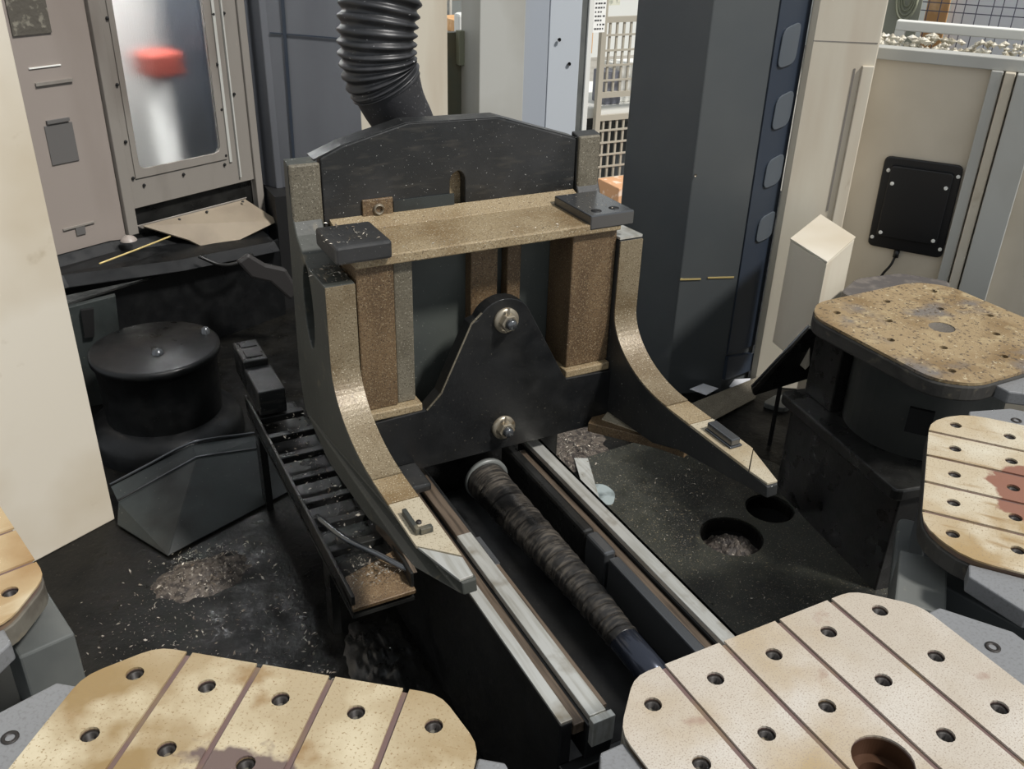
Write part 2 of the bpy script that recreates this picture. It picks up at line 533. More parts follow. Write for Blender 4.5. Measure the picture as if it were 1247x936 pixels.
# dark oily ledge under the left wall
t = thing('oily_ledge', 'oily black ledge running below the left rear wall', 'ledge', (.3, 3.3, 0))
MB().quadplate([(-.5, 3.10, .46), (.02, 3.27, .46), (.42, 3.47, .385), (.83, 3.66, .34), (.80, 3.86, .36), (.2, 3.57, .46), (-.5, 3.22, .47)], .05).build('ledge_top', alcove_m, t, bevel=.004)
MB().prism([(-.5, 3.14), (.02, 3.31), (.42, 3.50), (.85, 3.68), (.85, 3.70), (.42, 3.52), (.02, 3.33), (-.5, 3.16)], 0, .335).build('ledge_face', alcove_m, t)
o = MB().sweep(spline([(.14, 3.30, .472), (.30, 3.42, .47), (.41, 3.53, .46)], 6), lambda k, a: .0035, 8).build('bent_rod', gold_m)
tag(o, 'thin pale rod lying across the oily ledge', 'rod')
hg = spline([(.49, 3.44, .40), (.56, 3.43, .36), (.63, 3.46, .345), (.70, 3.50, .355)], 6)
o = MB().sweep(hg, lambda k, a: .007, 10).build('drain_pipe', oily)
tag(o, 'thin dark pipe lying at the right end of the oily ledge', 'pipe')
o = MB().quadplate([(.605, 3.35, .40), (.65, 3.35, .425), (.71, 3.35, .375), (.785, 3.35, .345), (.83, 3.35, .24), (.79, 3.35, .215), (.72, 3.35, .30), (.65, 3.35, .33)], .03).build('rubber_flap', mat('dark_rubber_flap', (40, 38, 37), .6), bevel=.01)
tag(o, 'curled dark grey rubber flap beside the drum alcove', 'flap')
o = MB().lathe([(.0001, .02), (.022, .012), (.028, .004), (.03, 0)], (.265, 3.545, .46), 18).build('round_cap', pinkgrey)
tag(o, 'small round grey cap on the ledge corner below the door', 'cap')

# ---- rear walls and columns, left to right
o = MB().prism([(.865, 3.93), (.905, 3.86), (.93, 3.86), (1.247, 3.72), (1.30, 3.9), (1.30, 4.1), (.865, 4.1)], .50, 2.1).build('wall_rear_left', greypanel, bevel=.003)
struct(o)
MB().quadplate([(.935, 3.855, 1.125), (1.243, 3.718, 1.105), (1.243, 3.718, 1.10), (.935, 3.855, 1.12)], .003).build('seam', slate2, o)
MB().quadplate([(.99, 3.83, 1.9), (1.005, 3.823, 1.9), (.985, 3.833, .52), (.975, 3.836, .52)], .003).build('seam', slate2, o)
MB().box(.865, 1.26, 3.74, 3.92, 0, .5).build('plinth', dark_hole, o)
o = MB().box(.70, .93, 3.98, 4.1, 0, 2.1).build('trim_3', slate2)
struct(o)
o = MB().box(1.235, 1.30, 3.90, 3.96, 0, 2.1).build('trim_4', olive, bevel=.003)
struct(o)
o = MB().box(1.28, 1.745, 3.965, 4.02, 0, 2.1).build('wall_rear', cream2, bevel=.002)
struct(o)
bt = MB().lathe([(.0001, .005), (.006, .004), (.007, 0)], (1.56, 3.958, .98), 8, 'y').build('screw', dark_hole, o)
o = MB().box(1.74, 1.885, 4.1, 4.14, 0, 1.06).build('wall_rear_low', mat('olive_green_panel', (96, 98, 84), .5, layers=[((112, 104, 82), 6, .45, .7)]), bevel=.002)
struct(o)
o = MB().box(1.845, 1.885, 4.06, 4.098, .92, 1.07).build('rating_plate', hose_coil_m, bevel=.002)
tag(o, 'pale mottled plate on the olive panel beside the light grey column', 'plate')
o = MB().box(1.872, 2.10, 3.9, 4.1, 0, 2.1).build('wall_rear_column', lightgrey, bevel=.004)
struct(o)
o = MB().prism([(2.10, 3.93), (2.222, 3.90), (2.26, 4.1), (2.10, 4.1)], 0, 2.1).build('trim_5', mat('shade_blue_grey', (168, 174, 182), .5), bevel=.002)
struct(o)
o = MB().prism([(2.226, 3.90), (2.385, 3.885), (2.43, 4.0), (2.43, 4.08), (2.262, 4.1)], 0, 2.1).build('trim_6', bluewhite, bevel=.003)
struct(o)
for x, z in ((2.27, 1.04), (2.33, .93)):
    MB().lathe([(.0001, .008), (.007, .006), (.009, 0)], (x, 3.885, z), 10, 'y').move(lambda c: (c[0], c[1]-.004, c[2])).build('rivet', dark_hole, o)
o = MB().box(2.40, 2.455, 3.94, 3.97, 0, 2.1).build('trim_7', midgrey, bevel=.002)
struct(o)
o = MB().box(2.452, 2.478, 3.93, 3.97, 0, 2.1).build('trim_8', white_m, bevel=.002)
struct(o)

# ---- dark slate tower on the right
t = thing('slate_tower', 'tall dark slate sheet metal tower with a column of rounded slots', 'tower', (2.05, 2.5, 0))
MB().prism([(1.935, 2.395), (2.13, 2.323), (2.285, 2.348), (2.34, 2.62), (2.22, 2.8), (1.855, 2.68)], 0, 2.1).build('housing', slate, t, bevel=.004)
S = wallmap((2.13, 2.323), 9)
MB().box(.004, .154, .0, .006, .16, 2.1).move(S).build('slot_strip', slate2, t, bevel=.001)
MB().prism([(.0, .06), (.154, .06), (.154, .13), (.0, .155)], .0, .016, 'y').move(S).build('strip_foot', slate2, t)
for z0, z1, u0 in ((1.165, 1.285, .026), (.968, 1.075, .046), (.772, .868, .05), (.578, .668, .056)):
    ol = rounded([(u0, z0), (u0+.085, z0+.014), (u0+.088, z1+.022), (u0+.004, z1)], .03, 5)
    sl = MB().prism(ol, .006, .012, 'y').move(S).build('slot_cover', slotgrey, t, bevel=.002)
B = wallmap((1.935, 2.395), -20)
MB().box(.0, .075, .0, .003, .458, .463).move(B).build('edge_strip', gold_m, t)
MB().box(.10, .195, .0, .003, .462, .467).move(B).build('edge_strip', gold_m, t)
MB().lathe([(.0001, .004), (.004, .003), (.005, 0)], (1.94, 2.385, .83), 8, 'y').build('rivet', bolt_m, t)

# ---- cream corner post and right wall
o = MB().prism([(2.272, 2.326), (2.283, 2.306), (2.455, 2.195), (2.545, 2.30), (2.45, 2.48), (2.36, 2.41)], 0, 2.1).build('wall_right_post', cream2, bevel=.004)
struct(o)
Pm = wallmap((2.283, 2.309), -33)
MB().box(.0, .2, .0, .003, 1.247, 1.25).move(Pm).build('seam', frame_paint, o)
MB().box(.142, .147, .0, .004, .70, 1.17).move(Pm).build('seam', frame_paint, o)
MB().box(.165, .203, .0, .012, .5, 1.18).move(Pm).build('cover_strip', cream2, o, bevel=.003)
Wm = wallmap((2.55, 2.3), -54.4)
o = MB().box(.0, 1.5, -.05, .0, 0, 1.19).move(Wm).build('wall_right', mat('beige_panel_paint', (202, 192, 174), .5, layers=[((188, 178, 160), 3, .45, .7)], bump=.02), bevel=.002)
struct(o)
o = MB().box(.0, 1.5, -.05, .02, 1.185, 1.223).move(Wm).build('trim_9', lightgrey, bevel=.003)
struct(o)
o = MB().box(.365, .40, .0, .03, 0, 1.185).move(Wm).build('trim_10', lightgrey, bevel=.003)
struct(o)
o = MB().box(.405, .435, .0, .045, 0, 1.185).move(Wm).build('trim_11', cream, bevel=.003)
struct(o)
o = MB().box(.44, .53, .0, .06, 0, 1.185).move(Wm).build('trim_12', lightgrey, bevel=.003)
struct(o)
# black control box on the right wall
t = thing('terminal_box', 'black flat plastic box with screws hanging on the right wall', 'box', Wm((.24, .0, .55)))
MB().prism(rounded([(.112, .557), (.362, .553), (.358, .877), (.108, .877)], .022, 4), .0, .014, 'y').move(Wm).build('back_plate', blackbox, t, bevel=.004)
MB().prism(rounded([(.135, .60), (.335, .60), (.335, .85), (.135, .85)], .012, 3), .014, .028, 'y').move(Wm).build('cover', blackbox, t, bevel=.003)
for u, z, d in [(.148, .615, .028), (.322, .615, .028), (.15, .79, .028), (.32, .80, .028), (.123, .59, .014), (.35, .585, .014), (.128, .83, .014), (.348, .84, .014)]:
    MB().lathe([(.0001, .004), (.006, .003), (.007, 0)], (0, 0, 0), 8, 'y', False).move(lambda c, u=u, z=z, d=d: (c[0]+u, d+c[1], c[2]+z)).move(Wm).build('screw', white_m, t)
MB().sweep([Wm((.215, .012, .555)), Wm((.214, .013, .53))], lambda k, a: .010, 10).build('cable_gland', blackbox, t)
MB().sweep(spline([Wm((.214, .012, .535)), Wm((.205, .02, .50)), Wm((.185, .022, .46)), Wm((.17, .02, .40)), Wm((.165, .02, .30))], 6), lambda k, a: .0045, 8).build('cable', cable_m, t)

# diamond topped cream duct against the post
t = thing('square_duct', 'cream square sheet metal duct with a bright diamond top by the right post', 'duct', (2.3, 2.1, 0))
dq = [(2.077, 2.051), (2.034, 1.849), (2.281, 1.981), (2.344, 2.199)]
cq = [(2.21+(x-2.184)*1.02-.026, 2.02+(y-2.02)*1.02) for x, y in dq]
MB().prism(dq, .34, .694).build('duct_body', cream2, t, bevel=.002)
MB().prism(cq, .697, .703).build('duct_cap', cream, t, bevel=.001)
MB().prism([(2.21+(x-2.21)*.97, 2.02+(y-2.02)*.97) for x, y in dq], .690, .698).build('cap_gap', dark_hole, t)
MB().prism([(2.22, 1.96), (2.27, 1.985), (2.275, 2.06), (2.22, 2.04)], .0, .34).build('duct_leg', cream2, t)
t = thing('chute_flap', 'dark oily sloped flap below the cream duct', 'flap', (2.0, 1.95, 0))
MB().quadplate([(2.005, 1.845, .50), (2.04, 1.825, .50), (2.115, 1.875, .30), (1.976, 1.993, .2), (1.93, 1.96, .25)], .012).build('flap', oily, t)
MB().sweep([(2.004, 1.843, .502), (1.929, 1.959, .252), (1.974, 1.992, .2)], lambda k, a: .004, 8).build('flap_edge', shine, t)
MB().box(2.045, 2.055, 1.95, 1.96, 0, .235).build('flap_post', alcove_m, t)

# ================================================================== PALLETS
OCT = [(-.288, -.20), (-.215, -.275), (.215, -.275), (.288, -.20), (.288, .20), (.215, .275), (-.215, .275), (-.288, .20)]
ZT = .65


def pallet(name, label, loc, deg, top, side, ears=(-1, 1), scale=1.0, bushing=None, corner=.025, boreout=.041):
    t = thing(name, label, 'pallet', (loc[0], loc[1], 0), R(deg), 'steel pallets round the turntable')
    t.scale = (scale, scale, 1)
    out = rounded(OCT, corner, 3)
    pts = [(x*.11, y*.11) for x in range(-2, 3) for y in range(-2, 3) if (x, y) != (0, 0)]
    hl = [circle(x, y, .0128) for x, y in pts]
    bore = circle(0, .008, boreout, 24)
    MB().prism(out, .598, .634, holes=[bore]).build('base_plate', side, t, local=True, bevel=.003)
    MB().prism([(x*.985, y*.985) for x, y in out], .634, .6465, holes=hl+[bore]).build('groove_bed', groove_m, t, local=True)
    xs = [-.3, -.165, -.055, .055, .165, .3]
    for i in range(5):
        x0, x1 = xs[i]+.0048, xs[i+1]-.0048
        ol = clip(out, x0, x1)
        hs = [circle(x, y, .0128) for x, y in pts if x0 < x < x1]
        if i == 2:
            hs.append(bore)
        MB().prism(ol, .6465, ZT, holes=hs).build('strip', top, t, local=True)
    bm_ = None
    for x, y in pts:
        if bm_ is None:
            bm_ = MB().lathe([(.0126, 0), (.0122, .010), (.0074, .009), (.0068, -.006), (.0001, -.006)], (0, 0, 0), 14).build('bushing', bushing or bush_m, t, local=True)
            b = bm_
        else:
            b = bm_.copy()
            col.objects.link(b)
            b.parent = t
        b.location = (x, y, .635)
    MB().lathe([(boreout-.001, .0), (boreout-.001, -.030), (.026, -.030), (.026, -.044), (.0001, -.044)], (0, .008, .644), 56, 'z', False).build('centre_bore', brass_ring, t, local=True)
    for s in ears:
        pl = [(s*.288, .19), (s*.325, .19), (s*.385, .10), (s*.385, -.10), (s*.325, -.19), (s*.288, -.19)]
        e = MB().prism(pl, .606, .64).build('ear', ear_m, t, local=True, bevel=.003)
        for y in (.09, -.09):
            MB().lathe([(.0001, -.004), (.006, -.004), (.0065, .0015), (.0115, .0015), (.0115, 0)], (s*.325, y, .6402), 16).build('screw', bush_m, e, local=True)
    return t


GR = 'pallet stands round the turntable'


def stand(label, loc, deg, m_cyl=midgrey, m_base=oily, r=.165, box=True):
    t = thing('pallet_stand', label, 'stand', (loc[0], loc[1], 0), R(deg), GR)
    MB().lathe([(.0001, .35), (r, .35), (r, .58), (r+.02, .585), (r+.02, .598), (.0001, .598)], (0, 0, 0), 40).build('pedestal', m_cyl, t, local=True)
    MB().prism(rounded([(-.27, .27), (.27, .27), (.27, -.27), (-.27, -.27)], .02, 2), .315, .35).build('base_top', m_base, t, local=True, bevel=.006)
    MB().prism([(-.25, .235), (.25, .235), (.25, -.25), (-.25, -.25)], .0, .315).build('base_body', m_base, t, local=True, bevel=.004)
    return t


BRc, BLc, Rc, Lc, R2c = (.844, .499), (.025, .7815), (1.638, .776), (-.43, 1.515), (2.07, 1.45)
pallet('machine_pallet', 'bleached cream drilled pallet at the front end of the rails', BRc, 0, top_white, side_m)
pallet('machine_pallet', 'yellow stained drilled pallet with a dark centre spill, left of the rails', BLc, -38.2, top_yellow, side_m)
pallet('machine_pallet', 'cream pallet with a reddish brown centre stain, below the rusty pallet', Rc, 38.9, top_cream, side_dark, scale=.965, corner=.045)
pallet('machine_pallet', 'tan drilled pallet cut by the left edge, in front of the cream panel', Lc, -76, top_tan, side_m)
stand('dark stand under the bleached pallet at the front end of the rails', BRc, 0)
stand('dark stand under the yellow stained pallet, left of the rails', BLc, -38.2, box=False)
s = stand('grey stand under the cream pallet with the reddish stain', Rc, 38.9, m_base=midgrey)
MB().box(-.33, -.17, .20, .285, .0, .56).build('side_column', midgrey, s, local=True, bevel=.004)
MB().prism([(-.17, .24), (.2, .24), (.2, .1), (-.3, -.2), (-.34, -.1)], .35, .52).build('side_guard', slate, s, local=True, bevel=.004)
MB().prism([(-.34, -.02), (-.31, .0), (-.31, -.2), (-.34, -.2)], .50, .57).build('guard_lip', slate, s, local=True, bevel=.003)
s = stand('grey stand under the tan pallet at the left edge', Lc, -76, m_base=midgrey)
MB().box(.12, .27, .20, .285, .0, .56).build('side_column', midgrey, s, local=True, bevel=.004)

# rusty pallet, rear right: rounded single slab
t = thing('machine_pallet', 'rusty brown pallet with rounded corners on the grey pedestal, rear right', 'pallet', (R2c[0], R2c[1], 0), R(90), 'steel pallets round the turntable')
oc2 = rounded([(x*.93+.0, y*.98) for x, y in OCT], .12, 6)
hp = [(-.19, .19), (0, .19), (.19, .19), (-.19, 0), (.19, .0), (-.19, -.19), (.0, -.19), (.19, -.19), (-.09, .10), (.09, .1), (-.09, -.1), (.09, -.1)]
MB().prism(oc2, .599, .642).build('slab', side_dark, t, local=True, bevel=.006)
MB().prism([(x*.992, y*.992) for x, y in oc2], .642, .65, holes=[circle(x, y, .0105) for x, y in hp]+[circle(0, 0, .034, 20)]).build('top_face', top_rust, t, local=True, bevel=.002)
MB().lathe([(.0339, .006), (.028, .003), (.0001, .003)], (0, 0, .6425), 20).build('centre_recess', mat('rough_grey_recess', (92, 86, 78), .7, bump=.5, bscale=120), t, local=True)
for s_ in (-1,):
    e = MB().prism([(s_*.262, .12), (s_*.30, .12), (s_*.36, .05), (s_*.36, -.2), (s_*.262, -.2)], .598, .632).build('ear', ear_m, t, local=True, bevel=.004)
    for y in (.05, -.06):
        MB().lathe([(.0001, -.003), (.006, -.003), (.0065, .002), (.010, .002), (.011, 0)], (s_*.31, y, .632), 14).build('screw', bush_m, e, local=True)
s = stand('grey round pedestal on a black base under the rusty pallet', R2c, 80, m_cyl=midgrey, r=.2)
MB().box(.12, .25, .02, .20, .35, .59).build('support_block', oily, s, local=True, bevel=.004)
MB().box(-.03, .03, .188, .21, .43, .50).move(lambda c: (c[0]*math.cos(R(47))-c[1]*math.sin(R(47)), c[0]*math.sin(R(47))+c[1]*math.cos(R(47)), c[2])).build('port', dark_hole, s, local=True)
# dark edge of another pallet behind it
o = MB().prism(rounded([(2.15, 1.88), (2.285, 1.945), (2.46, 1.92), (2.55, 1.80), (2.45, 1.72), (2.15, 1.77)], .03, 4), .53, .575).build('dark_plate', mat('dark_slab_paint', (84, 80, 78), .6, layers=[((110, 104, 98), 30, .5, .7)]), bevel=.006)
MB().box(2.42, 2.46, 1.80, 1.84, 0, .53).build('leg', oily, o)
tag(o, 'dark grey slab peeping out behind the rusty pallet', 'plate')

# ---- drum shaped stand without pallet, left alcove
t = thing('drum_stand', 'oily black drum shaped stand without a pallet in the left alcove', 'stand', (.235, 2.87, 0))
dc = (.235, 2.87, 0)
MB().lathe([(.0001, .338), (.19, .33), (.2, .325), (.2, .305), (.188, .298), (.184, .20), (.182, .09)], dc, 48).build('drum', alcove_m, t)
MB().lathe([(.18, .10), (.20, .095), (.23, .075), (.243, .05), (.245, .0)], dc, 48).build('flange', alcove_m, t)
MB().lathe([(.0001, .018), (.015, .015), (.02, .0)], (.235, 2.80, .335), 16).build('centre_pin', shine, t)
MB().lathe([(.0001, .025), (.012, .02), (.016, 0)], (.40, 2.90, .33), 12).build('locating_pin', shine, t)
t = thing('alcove_bracket', 'dark steel bracket standing at the back of the left alcove', 'bracket', (.12, 3.2, 0))
MB().prism([(-.02, 0), (.14, 0), (.165, .40), (.0, .38)], 3.17, 3.195, 'y').build('plate', splash_m, t, bevel=.003)
MB().prism([(.045, .27), (.075, .27), (.09, .37), (.05, .37)], 3.155, 3.172, 'y').build('hole_cover', dark_hole, t)
MB().lathe([(.0001, .012), (.012, .01), (.014, 0)], (.0, 3.15, .33), 10, 'y').build('pipe_stub', shine, t)

# ---- splash plate lying on the left
t = thing('splash_plate', 'dark green sloped splash plate on the left floor beside the cream panel', 'plate', (.3, 2.4, 0))
MB().quadplate([(.121, 2.199, .010), (.51, 2.362, .010), (.53, 2.50, .085), (.264, 2.466, .13)], .008).build('plate', splash_m, t, bevel=.002)
MB().quadplate([(.121, 2.199, .010), (.264, 2.466, .13), (.03, 2.455, .05), (.015, 2.405, .010)], .008).build('plate', splash_m, t, bevel=.002)
MB().sweep([(.03, 2.46, .053), (.264, 2.472, .133), (.53, 2.506, .088)], lambda k, a: .004, 8).build('edge_bead', shine, t)
MB().quadplate([(.03, 2.455, .05), (.264, 2.466, .13), (.262, 2.52, .15), (.02, 2.51, .075)], .006).build('bent_edge', splash_m, t, bevel=.002)
MB().quadplate([(.264, 2.466, .13), (.53, 2.50, .085), (.53, 2.55, .11), (.262, 2.52, .15)], .006).build('bent_edge', splash_m, t, bevel=.002)
MB().sweep(spline([(.02, 2.515, .078), (.14, 2.518, .118), (.262, 2.524, .154), (.40, 2.54, .136), (.53, 2.554, .114)], 3), lambda k, a: .0045, 8).build('edge_bead', shine, t)
for x in (.2, .45):
    MB().box(x-.01, x+.01, 2.45, 2.47, 0, .06).build('foot', oily, t)

# ================================================================== RAIL BASE
t = thing('slide_base', 'long black slide base with two bright rails running to the bleached pallet', 'slide base', (.845, 1.3, 0))
MB().box(.612, .636, .93, 1.75, .0, .396).build('side_wall', plate_black, t, bevel=.003)
MB().box(.612, .636, .931, 1.74, .396, .402).build('wall_cap', steel, t, bevel=.001, label='bright capped left wall edge')
MB().box(.638, .662, .93, 1.78, .36, .385).build('channel', steel_brown, t, bevel=.003)
MB().box(.66, .715, .92, 1.82, .30, .385).build('rail_bed', plate_black, t, bevel=.003)
MB().box(.666, .700, .925, 1.48, .385, .40).build('rail', steel, t, bevel=.002)
MB().box(.666, .700, 1.48, 1.80, .385, .398).build('rail', steel_brown, t, bevel=.002, label='browned rear length of left rail')
MB().box(.701, .711, .94, 1.42, .37, .394).build('rail_strip', steel_brown, t, bevel=.001)
MB().box(.701, .713, 1.36, 1.46, .37, .397).build('rail_clip', shine, t, bevel=.001)
MB().box(.664, .709, .908, .924, .34, .399).build('end_block', steel, t, bevel=.002)
MB().box(.985, 1.04, .92, 1.80, .30, .385).build('rail_bed', plate_black, t, bevel=.003)
MB().box(.988, 1.020, .925, 1.78, .385, .40).build('rail', steel, t, bevel=.002)
MB().box(.962, .984, .93, 1.76, .34, .378).build('channel', steel_brown, t, bevel=.003)
MB().box(.925, .95, .95, 1.27, .30, .40).build('side_strip', shine, t, bevel=.004)
MB().box(.922, .952, 1.28, 1.36, .30, .405).build('rail_clip', shine, t, bevel=.006)
MB().box(.925, .955, 1.37, 1.78, .28, .40).build('side_strip', oily, t, bevel=.008)
MB().box(1.02, 1.04, .93, 1.80, .0, .385).build('side_wall', plate_black, t, bevel=.003)
MB().box(.636, 1.02, .93, 1.9, .0, .20).build('trough', plate_black, t)
MB().box(.612, 1.04, .905, .93, .0, .30).build('front_plate', plate_black, t, bevel=.003)
# telescopic spring cover over the ball screw
N = 260
path = [(.838+.004*math.sin(i*.02), 1.07+.615*i/N, .374) for i in range(N+1)]


def rscrew(k, a):
    s = k/N
    r0 = .029+.020*s
    ph = (k/N*21*(1-.3*s)+a/(2*math.pi)) % 1
    return r0+.0026*ph+.0005*math.sin(a*3+k*.37)


MB().sweep(path, rscrew, 32, smooth=True).build('screw_cover', coil_m, t)
MB().lathe([(.0001, .0), (.030, 0), (.030, .145), (.027, .15)], (.838, .935, .374), 28, 'y').build('screw_sleeve', mat('blue_black_sleeve', (52, 56, 66), .18, .6), t)
MB().lathe([(.047, 0), (.056, .0), (.056, .012), (.047, .012), (.047, 0)], (.838, 1.678, .374), 32, 'y').build('cover_flange', midgrey, t)
MB().box(.79, .886, .905, .955, .2, .405).build('screw_bearing', midgrey, t, bevel=.008)

# ================================================================== CARRIAGE
CX = .866
CARRIAGE = t = thing('pallet_carriage', 'tall black and brown pallet lifting carriage with two curved fork arms', 'carriage', (CX, 1.75, 0))


def arc(cx, cy, r, a0, a1, n):
    return [(cx+r*math.cos(R(a0+(a1-a0)*i/n)), cy+r*math.sin(R(a0+(a1-a0)*i/n))) for i in range(n+1)]


prof = [(1.955, 1.13), (1.925, 1.125), (1.925, 1.06), (1.92, 1.01), (1.90, .975), (1.86, .945), (1.82, .928), (1.71, .928)]
prof += [(1.71, .75)]+[(1.71-.24*(1-math.cos(R(a))), .75-.146*math.sin(R(a))) for a in range(10, 91, 10)]
prof += [(1.38, .60), (1.12, .60), (1.115, .575), (1.19, .563), (1.25, .55), (1.40, .525), (1.50, .488), (1.78, .465), (1.96, .51), (1.985, .6)]
pocket = [(1.845+.035*math.cos(R(a)), .83+.10*math.sin(R(a))) for a in range(0, 360, 20)]


def taper(side):
    def fn(c):
        x, y, z = c
        if y < 1.24:
            f = (1.24-y)/.12
            if side < 0 and x < .51:
                x += .036*f
            if side > 0 and x > 1.22:
                x -= .036*f
        return (x, y, z)
    return fn


arms = []
for side, x0, x1 in ((-1, .477, .542), (1, 1.190, 1.255)):
    a = MB().prism(prof, x0, x1, 'x', holes=[pocket]).move(taper(side)).build('fork_arm', arm_side if side < 0 else arm_dark, t, bevel=.003)
    arms.append(a)
    # worn front face of the upright and its curved root: a liner plate proud of the casting
    fr = [(1.71, .926), (1.71, .75)]+[(1.71-.24*(1-math.cos(R(q))), .75-.146*math.sin(R(q))) for q in range(6, 91, 4)]
    nn = len(fr)
    off = []
    for i, p in enumerate(fr):
        q0, q1 = Vector(fr[max(i-1, 0)]), Vector(fr[min(i+1, nn-1)])
        d = (q1-q0).normalized()
        off.append((p[0]+d.y*.004, p[1]-d.x*.004))
    m = MB()
    vv = []
    for (p, q) in zip(fr, off):
        for xx in (x0+.001, x1-.001):
            vv += [(xx, p[0], p[1]), (xx, q[0], q[1])]
    ff = []
    for i in range(nn-1):
        b0, b1 = i*4, i*4+4
        ff += [(b0+1, b0+3, b1+3, b1+1), (b0, b1, b1+2, b0+2), (b0, b0+1, b1+1, b1), (b0+2, b1+2, b1+3, b0+3)]
    ff += [(0, 2, 3, 1), (nn*4-4, nn*4-3, nn*4-1, nn*4-2)]
    m.verts(vv, ff)
    m.build('arm_liner', armface, t)
    m = MB().box(x0+.001, x1-.001, 1.382, 1.468, .6, .6065)
    m.build('arm_pad', tan, t, bevel=.001)
    m = MB().prism([(x0+.001, 1.378), (x1-.001, 1.378), (x1-.001, 1.18), (x0+.001, 1.24)] if side < 0 else [(x0+.001, 1.378), (x1-.001, 1.378), (x1-.001, 1.24), (x0+.001, 1.18)], .6, .607)
    m.build('arm_pad', armtop, t, bevel=.001)
    tipx = [(x0+.003, 1.236), (x1-.001, 1.176), (x1-.004, 1.125), (x0+.034, 1.123)] if side < 0 else [(x0+.001, 1.176), (x1-.003, 1.236), (x1-.036, 1.123), (x0+.004, 1.125)]
    MB().prism(tipx, .6, .6055).build('tip_pad', steel if side < 0 else armtop, t, bevel=.001)
    if side < 0:
        p = MB().box(.488, .497, 1.265, 1.335, .607, .622).box(.497, .522, 1.262, 1.274, .607, .620).build('locating_bracket', arm_side, t, bevel=.002, label='dark angled bracket on left arm')
        MB().lathe([(.0001, .004), (.005, .004), (.006, 0)], (.508, 1.30, .607), 10).build('pad_screw', bush_m, t)
    else:
        p = MB().box(1.205, 1.238, 1.255, 1.345, .607, .612).box(1.208, 1.232, 1.258, 1.342, .612, .628).build('locating_block', shine, t, bevel=.003, label='shiny dark key block on right arm')
# upright liner strips (pale front of the raised side plates)
for x0, x1 in ((.477, .546), (1.190, 1.252)):
    MB().box(x0+.001, x1-.001, 1.915, 1.926, .985, 1.124).build('upright_face', greytan, t, bevel=.004)
MB().prism([(1.82, .93), (1.71, .93), (1.71, .936), (1.82, .931)], 1.191, 1.254, 'x').build('shoulder_face', steel, t)
# gable plate
gp = [(.549, .95), (1.188, .95), (1.188, 1.118), (.978, 1.183), (.746, 1.188), (.60, 1.152), (.549, 1.13)]
slot = [(.852, .98), (.890, .98)]+[(.871+.019*math.cos(R(a)), 1.045+.026*math.sin(R(a))) for a in range(0, 181, 20)]
MB().prism(gp, 1.925, 1.955, 'y', holes=[slot]).build('gable_plate', black_speck, t, bevel=.003)
cap = [(.535, 1.129), (.60, 1.154), (.746, 1.190), (.978, 1.185), (1.192, 1.119), (1.192, 1.117), (.978, 1.183), (.746, 1.188), (.60, 1.151), (.537, 1.125)]
MB().prism(cap, 1.929, 1.98, 'y').build('gable_edge', black_speck, t, bevel=.001)
MB().box(.845, .90, 1.955, 1.965, .96, 1.09).build('slot_back', tan, t)
MB().box(.636, .708, 1.918, 1.926, .985, 1.03).build('rating_plate', brown, t, bevel=.002, label='small brown plate on the gable')
MB().lathe([(.010, .0), (.014, .004), (.010, .008), (.006, .004), (.010, 0)], (.673, 1.912, 1.006), 14, 'y').build('plate_ring', bolt_m, t)
MB().box(.71, .86, 1.92, 1.926, .985, 1.02).build('label_plate', splash_m, t)
# ledge beam
MB().box(.545, 1.19, 1.708, 1.93, .955, .978).build('ledge_beam', tan, t, bevel=.003)
MB().quadplate([(.56, 1.874, .979), (1.185, 1.874, .979), (1.185, 1.924, .995), (.56, 1.924, .995)], .012).build('ledge_lip', tan, t, bevel=.001)
MB().box(.500, .620, 1.692, 1.83, .975, 1.014).build('stop_block', black_speck, t, bevel=.006, label='black stop block caked with chips, left end of ledge')
r = MB().box(1.104, 1.222, 1.706, 1.876, .966, 1.0).build('stop_block', shine, t, bevel=.003, label='shiny steel stop block, right end of ledge')
for x, y in ((1.135, 1.735), (1.185, 1.738)):
    MB().lathe([(.0001, .0006), (.0125, .0006), (.0125, 0)], (x, y, 1.0), 16).build('bolt_hole', dark_hole, r)
# back panel, legs, rib
MB().box(.545, 1.19, 1.83, 1.86, .45, .96).build('back_panel', backpanel, t)
MB().box(.548, .632, 1.722, 1.83, .612, .955).build('leg_plate', brown, t, bevel=.004)
MB().box(.633, .676, 1.728, 1.83, .612, .955).build('leg_flange', greytan, t, bevel=.003)
MB().box(.552, .684, 1.706, 1.83, .592, .612).build('leg_foot', tan, t, bevel=.003)
MB().box(1.070, 1.190, 1.722, 1.83, .612, .955).build('leg_plate', brown, t, bevel=.004)
MB().box(1.062, 1.188, 1.706, 1.83, .592, .612).build('leg_foot', tan, t, bevel=.003)
MB().box(.846, .915, 1.797, 1.83, .72, .955).build('rib_plate', brown, t, bevel=.003)
MB().box(.940, .976, 1.797, 1.83, .72, .955).build('rib_plate', brown, t, bevel=.003)
